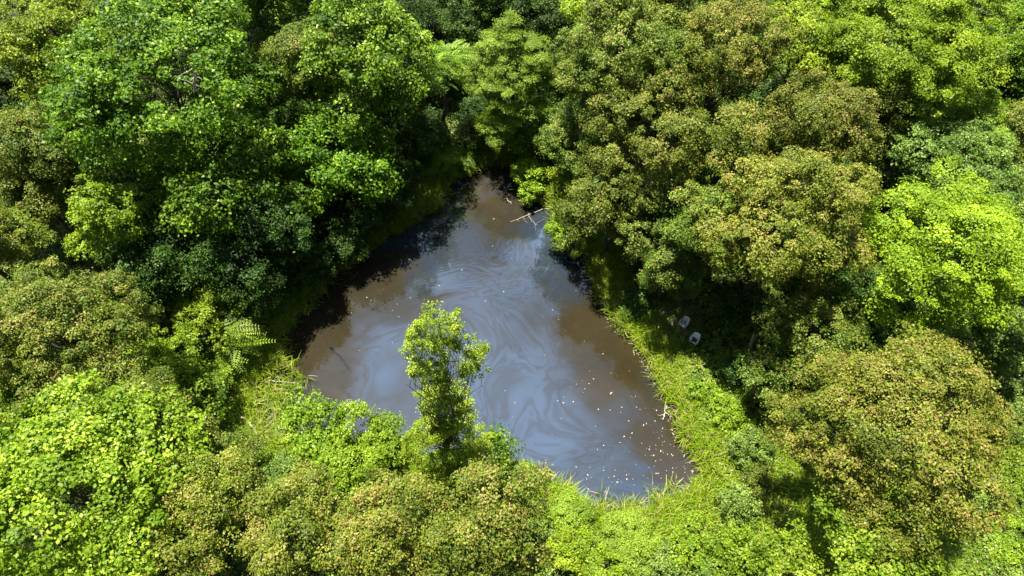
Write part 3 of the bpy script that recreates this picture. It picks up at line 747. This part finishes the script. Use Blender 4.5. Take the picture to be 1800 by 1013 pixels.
# ------------------------------------------------------------------ fallen leaves floating on the pond: each an object
def leaf_mesh(name, mat, w):
    r = np.random.default_rng(len(name))
    pts = [(-.5, 0, 0), (-.25, .2 * w, .10), (.05, .27 * w, .12), (.3, .16 * w, .05), (.5, 0, .02), (.3, -.16 * w, .06), (.05, -.27 * w, .10), (-.25, -.2 * w, .08)]
    mid = [(-.25, 0, -.02), (.05, 0, 0), (.3, 0, -.01)]
    v = np.array(pts + mid); q = [(0, 8, 8, 1), ]
    me = bpy.data.meshes.new(name)
    fs = [(0, 8, 1), (1, 8, 9, 2), (2, 9, 10, 3), (3, 10, 4), (4, 10, 5), (5, 10, 9, 6), (6, 9, 8, 7), (7, 8, 0)]
    me.from_pydata([tuple(p) for p in v], [], fs); me.materials.append(M[mat]); me.update()
    a = me.attributes.new('rnd', 'FLOAT_VECTOR', 'FACE'); a.data.foreach_set('vector', np.tile([.5, .5, 0], len(fs)).astype(np.float32))
    return me
lm = [leaf_mesh('floating_leaf', 'fallen', 1.0), leaf_mesh('floating_leaf', 'fallen2', 1.3), leaf_mesh('floating_leaf', 'fallen3', .8)]
labs = ['pale yellow fallen leaf floating on the pond', 'rust orange fallen leaf floating on the pond', 'pinkish dry fallen leaf floating on the pond']
rl = np.random.default_rng(77); spots = []
hand = [(820, 345), (868, 385), (875, 388), (866, 433), (772, 502), (768, 527), (982, 562), (1027, 600), (645, 523), (690, 603), (888, 687), (1073, 692), (1093, 716), (1091, 725), (1127, 720), (1034, 860), (1085, 848), (1033, 835), (1102, 843), (1148, 858), (1095, 867), (812, 475), (618, 550), (652, 529)]
for h in hand: spots.append(at(*h)[:2])
centres = [(1130, 690, 60, 45), (1165, 790, 30, 35), (1110, 840, 60, 25), (1195, 700, 14, 50), (1050, 700, 90, 80), (850, 520, 130, 110), (1160, 640, 20, 30), (640, 560, 60, 40)]
wts = np.array([.14, .25, .24, .14, .07, .06, .07, .03])
while len(spots) < 170:
    cpx, cpy, sx, sy = centres[rl.choice(8, p=wts)]
    p = at(rl.normal(cpx, sx), rl.normal(cpy, sy))[:2]
    if signed_dist([p])[0] < -.25: spots.append(p)
for i, (x, y) in enumerate(spots):
    k = int(rl.choice(3, p=[.6, .15, .25]))
    o = bpy.data.objects.new('floating_leaf', lm[k]); S.collection.objects.link(o)
    o.location = (x, y, .008); o.rotation_euler = (rl.normal(0, .08), rl.normal(0, .08), rl.uniform(0, 6.28)); s = rl.choice([.05, .06, .07, .09, .12]) * rl.uniform(.85, 1.2) * (1.35 if i < 24 else 1); o.scale = (s, s, s)
    tag(o, labs[k], 'leaf', ['yellow leaves floating on the pond', 'rust leaves floating on the pond', 'pinkish leaves floating on the pond'][k])

# ------------------------------------------------------------------ dead wood
def stick(name, cat, label, pxs, r0, r1, z0=.03, z1=None, mat='deadwood', seed=1, twigs=0):
    rng = np.random.default_rng(seed); z1 = z0 if z1 is None else z1
    a = at(*pxs[0], z0); b = at(*pxs[-1], z1); n = 9
    P = []
    ks = np.linspace(0, len(pxs) - 1, n)
    for k in ks:
        i = min(int(k), len(pxs) - 2); f = k - i
        px = pxs[i][0] * (1 - f) + pxs[i + 1][0] * f; py = pxs[i][1] * (1 - f) + pxs[i + 1][1] * f
        z = z0 + (z1 - z0) * k / (len(pxs) - 1); q = at(px, py, z); P.append((q[0], q[1], z))
    P = np.array(P); P[1:-1] += rng.normal(0, .035, (n - 2, 3)) * [1, 1, .3]
    T = Tubes(); T.add(P, np.linspace(r0, r1, n) * rng.uniform(.85, 1.15, n), 8)
    for _ in range(twigs):
        j = rng.integers(2, n - 1); d = unit(rng.normal(0, 1, 3) * [1, 1, .3] + [0, 0, .25]) * rng.uniform(.4, .9)
        T.add(wiggle(P[j], P[j] + d, 4, .04, rng), np.linspace(r1, .006, 4), 5)
    base = P[0]; root = T.mesh(name); root.transform(__import__('mathutils').Matrix.Translation(tuple(-base)))
    o = link(name, root, M[mat]); o.location = tuple(base)
    return tag(o, label, cat)
stick('floating_stick', 'stick', 'upper of two short pale sticks floating near the pond tip', [(889, 336), (895, 344)], .05, .035, seed=11)
stick('floating_stick', 'stick', 'lower of two short pale sticks floating near the pond tip', [(889, 349), (899, 358)], .05, .03, seed=12)
stick('fallen_branch', 'branch', 'bleached branch sticking into the water from the right bank near the tip', [(972, 363), (950, 369), (915, 384), (890, 392)], .045, .012, .2, -.04, mat='palebark', seed=13, twigs=3)
stick('fallen_branch', 'branch', 'thin pale branch lying in the water beside the long branch near the tip', [(928, 372), (935, 390), (945, 396)], .025, .010, .01, mat='palebark', seed=14, twigs=2)
stick('fallen_branch', 'branch', 'tan forked branch at the waterline of the right shore', [(1173, 714), (1168, 726), (1165, 738)], .065, .03, .06, seed=15, twigs=4)
stick('fallen_branch', 'branch', 'thin straight pale pole lying across the sedge marsh', [(461, 669), (490, 671), (522, 674)], .045, .03, .5, .15, seed=16, twigs=1)
stick('fallen_branch', 'branch', 'short pale branch crossing the pole in the sedge marsh', [(478, 652), (492, 668), (510, 686)], .03, .015, .45, .1, seed=17, twigs=3)
stick('fallen_log', 'log', 'long bleached log lying on the bare brown bank left of the pond', [(438, 742), (452, 765), (470, 800)], .10, .06, .75, .55, seed=18, twigs=4)
stick('fallen_log', 'log', 'dark brown log beside the bleached one on the bare bank', [(425, 730), (436, 765), (455, 800)], .12, .07, .8, .6, mat='mud', seed=19, twigs=2)
stick('fallen_log', 'log', 'pale thick log lying in the dark clearing below the large olive crown', [(1298, 632), (1306, 626), (1316, 620)], .22, .14, .95, 1.3, mat='palebark', seed=20)
stick('leaning_trunk', 'trunk', 'pale bare leaning trunk rising from the dark clearing', [(1316, 618), (1322, 600), (1328, 588)], .14, .10, .9, 4.0, mat='palebark', seed=21)
stick('fallen_branch', 'branch', 'white dead branch standing in the dark gap left of the huge round crown', [(1375, 975), (1385, 965), (1392, 948)], .05, .02, .9, 2.4, seed=22, twigs=4)
stick('bare_fork', 'branch', 'bleached bare fork poking out of the largest green crown', [(342, 160), (341, 135), (339, 115)], .07, .025, 19.3, 22.0, seed=23, twigs=5)
# bare brown bank patch beside the marsh
for cx, cy, rr, lab in [(440, 765, 1.5, 'bare brown bank')]:
    x, y, _ = at(cx, cy, .5); n = 36; th = np.linspace(0, 2 * pi, n, endpoint=False); rg = np.random.default_rng(9)
    rings = []
    for k in np.linspace(0, 1, 9):
        rad = k * rr * (1 + .25 * np.sin(3 * th + 1) + .12 * np.sin(7 * th)); X = x + np.cos(th) * rad * .8; Y = y + np.sin(th) * rad * 1.5
        dv = signed_dist(np.stack([X, Y], 1)); Z = height(X, Y, dv) + .22 * (1 - k ** 2) - .03 * k + rg.normal(0, .015, n); rings.append(np.stack([X, Y, Z], 1))
    V = np.concatenate(rings); F = []
    for k in range(8):
        for j in range(n): F.append((k * n + j, k * n + (j + 1) % n, (k + 1) * n + (j + 1) % n, (k + 1) * n + j))
    tag(link('bare_bank', poly_mesh('bare_bank', V, np.array(F), 4, smooth=True), M['mud']), 'bare brown earth bank beside the marsh', kind='structure')

# ------------------------------------------------------------------ plastic garden chairs
import bmesh
def bm_obj(name, bm, mat, parent, bev=0.0):
    me = bpy.data.meshes.new(name); bmesh.ops.recalc_face_normals(bm, faces=bm.faces); bm.to_mesh(me); bm.free()
    for p in me.polygons: p.use_smooth = True
    o = link(name, me, mat, parent)
    if bev:
        m = o.modifiers.new('bevel', 'BEVEL'); m.width = bev; m.segments = 2; m.limit_method = 'ANGLE'
    return o
def slab(bm, grid, thick):
    """grid[i][j] of points -> closed shell of given thickness"""
    g = np.array(grid, float); ni, nj, _ = g.shape
    du = np.gradient(g, axis=0); dv = np.gradient(g, axis=1); nrm = unit(np.cross(du, dv))
    top = [[bm.verts.new(g[i, j] + nrm[i, j] * thick / 2) for j in range(nj)] for i in range(ni)]
    bot = [[bm.verts.new(g[i, j] - nrm[i, j] * thick / 2) for j in range(nj)] for i in range(ni)]
    for i in range(ni - 1):
        for j in range(nj - 1):
            bm.faces.new((top[i][j], top[i + 1][j], top[i + 1][j + 1], top[i][j + 1]))
            bm.faces.new((bot[i][j], bot[i][j + 1], bot[i + 1][j + 1], bot[i + 1][j]))
    edge = [(i, 0) for i in range(ni)] + [(ni - 1, j) for j in range(1, nj)] + [(i, nj - 1) for i in range(ni - 2, -1, -1)] + [(0, j) for j in range(nj - 2, 0, -1)]
    for k in range(len(edge)):
        a, b = edge[k], edge[(k + 1) % len(edge)]
        bm.faces.new((top[a[0]][a[1]], top[b[0]][b[1]], bot[b[0]][b[1]], bot[a[0]][a[1]]))
def chair(px, py, rz, mat, label, seatmat):
    x, y, _ = at(px, py, 1.45); g = ground_z(x, y)
    root = tag(empty('plastic_chair', (x, y, g)), label, 'chair', 'plastic garden chairs by the pond'); root.rotation_euler[2] = rz; root.scale = (1.1, 1.1, 1.1)
    root.rotation_euler[1] = 0.0
    # seat: front is -Y
    bm = bmesh.new(); gr = []
    for i in np.linspace(-1, 1, 9):
        row = []
        for j in np.linspace(0, 1, 9):
            w = .225 - .02 * j
            row.append((i * w, -.22 + .44 * j, .43 - .025 * j - .025 * (1 - i * i) * math.sin(pi * j) - (.02 * (1 - j * 8) if j < .12 else 0)))
        gr.append(row)
    slab(bm, gr, .012); bm_obj('seat', bm, M[mat], root)
    bm = bmesh.new(); gr = [[(i * .15, -.14 + .30 * j, .44 + .012 * math.sin(pi * j) - .02 * j) for j in np.linspace(0, 1, 7)] for i in np.linspace(-1, 1, 7)]
    slab(bm, gr, .03); bm_obj('seat_inset', bm, M[seatmat], root, .01)  # added panel that tones the middle of the seat, leaving a rim
    # backrest: curved shell with a rounded top
    bm = bmesh.new(); gr = []
    for i in np.linspace(-1, 1, 11):
        row = []
        for j in np.linspace(0, 1, 9):
            top = .42 * (1 - .10 * abs(i) ** 3)
            row.append((i * (.215 + .02 * j), .225 + .16 * j - .07 * i * i, .44 + top * j))
        gr.append(row)
    slab(bm, gr, .014); bm_obj('backrest', bm, M[mat], root)
    for sx in (-1, 1):
        T = Tubes(); T.add([(sx * .23, -.20, .0), (sx * .235, -.19, .25), (sx * .25, -.185, .55), (sx * .258, -.17, .64)], [.022, .024, .024, .02], 8)
        bmx = T.mesh('leg'); link('leg', bmx, M[mat], root)
        T = Tubes(); T.add([(sx * .23, .28, .0), (sx * .215, .24, .22), (sx * .21, .215, .44)], [.022, .024, .022], 8)
        link('leg', T.mesh('leg'), M[mat], root)
        bm = bmesh.new(); gr = []
        for t in np.linspace(0, 1, 9):
            yy = -.20 + .48 * t; zz = .645 + .02 * math.sin(pi * t); cx = sx * (.262 - .03 * t * t)
            gr.append([(cx - .04, yy, zz), (cx, yy, zz + .006), (cx + .04, yy, zz)])
        slab(bm, gr, .014); bm_obj('armrest', bm, M[mat], root)
        T = Tubes(); T.add([(sx * .232, -.20, .415), (sx * .222, .0, .41), (sx * .205, .22, .405)], [.018, .018, .018], 8)
        link('side_rail', T.mesh('side_rail'), M[mat], root)
chair(1203, 566, R(-42), 'chair_pink', 'dusty pinkish plastic chair, the one nearer the sunlit patch under the trees', 'chair_pink')
chair(1222, 594, R(-36), 'chair_white', 'white plastic chair with a dark seat, the nearer of the two on the right bank', 'seat_dark')
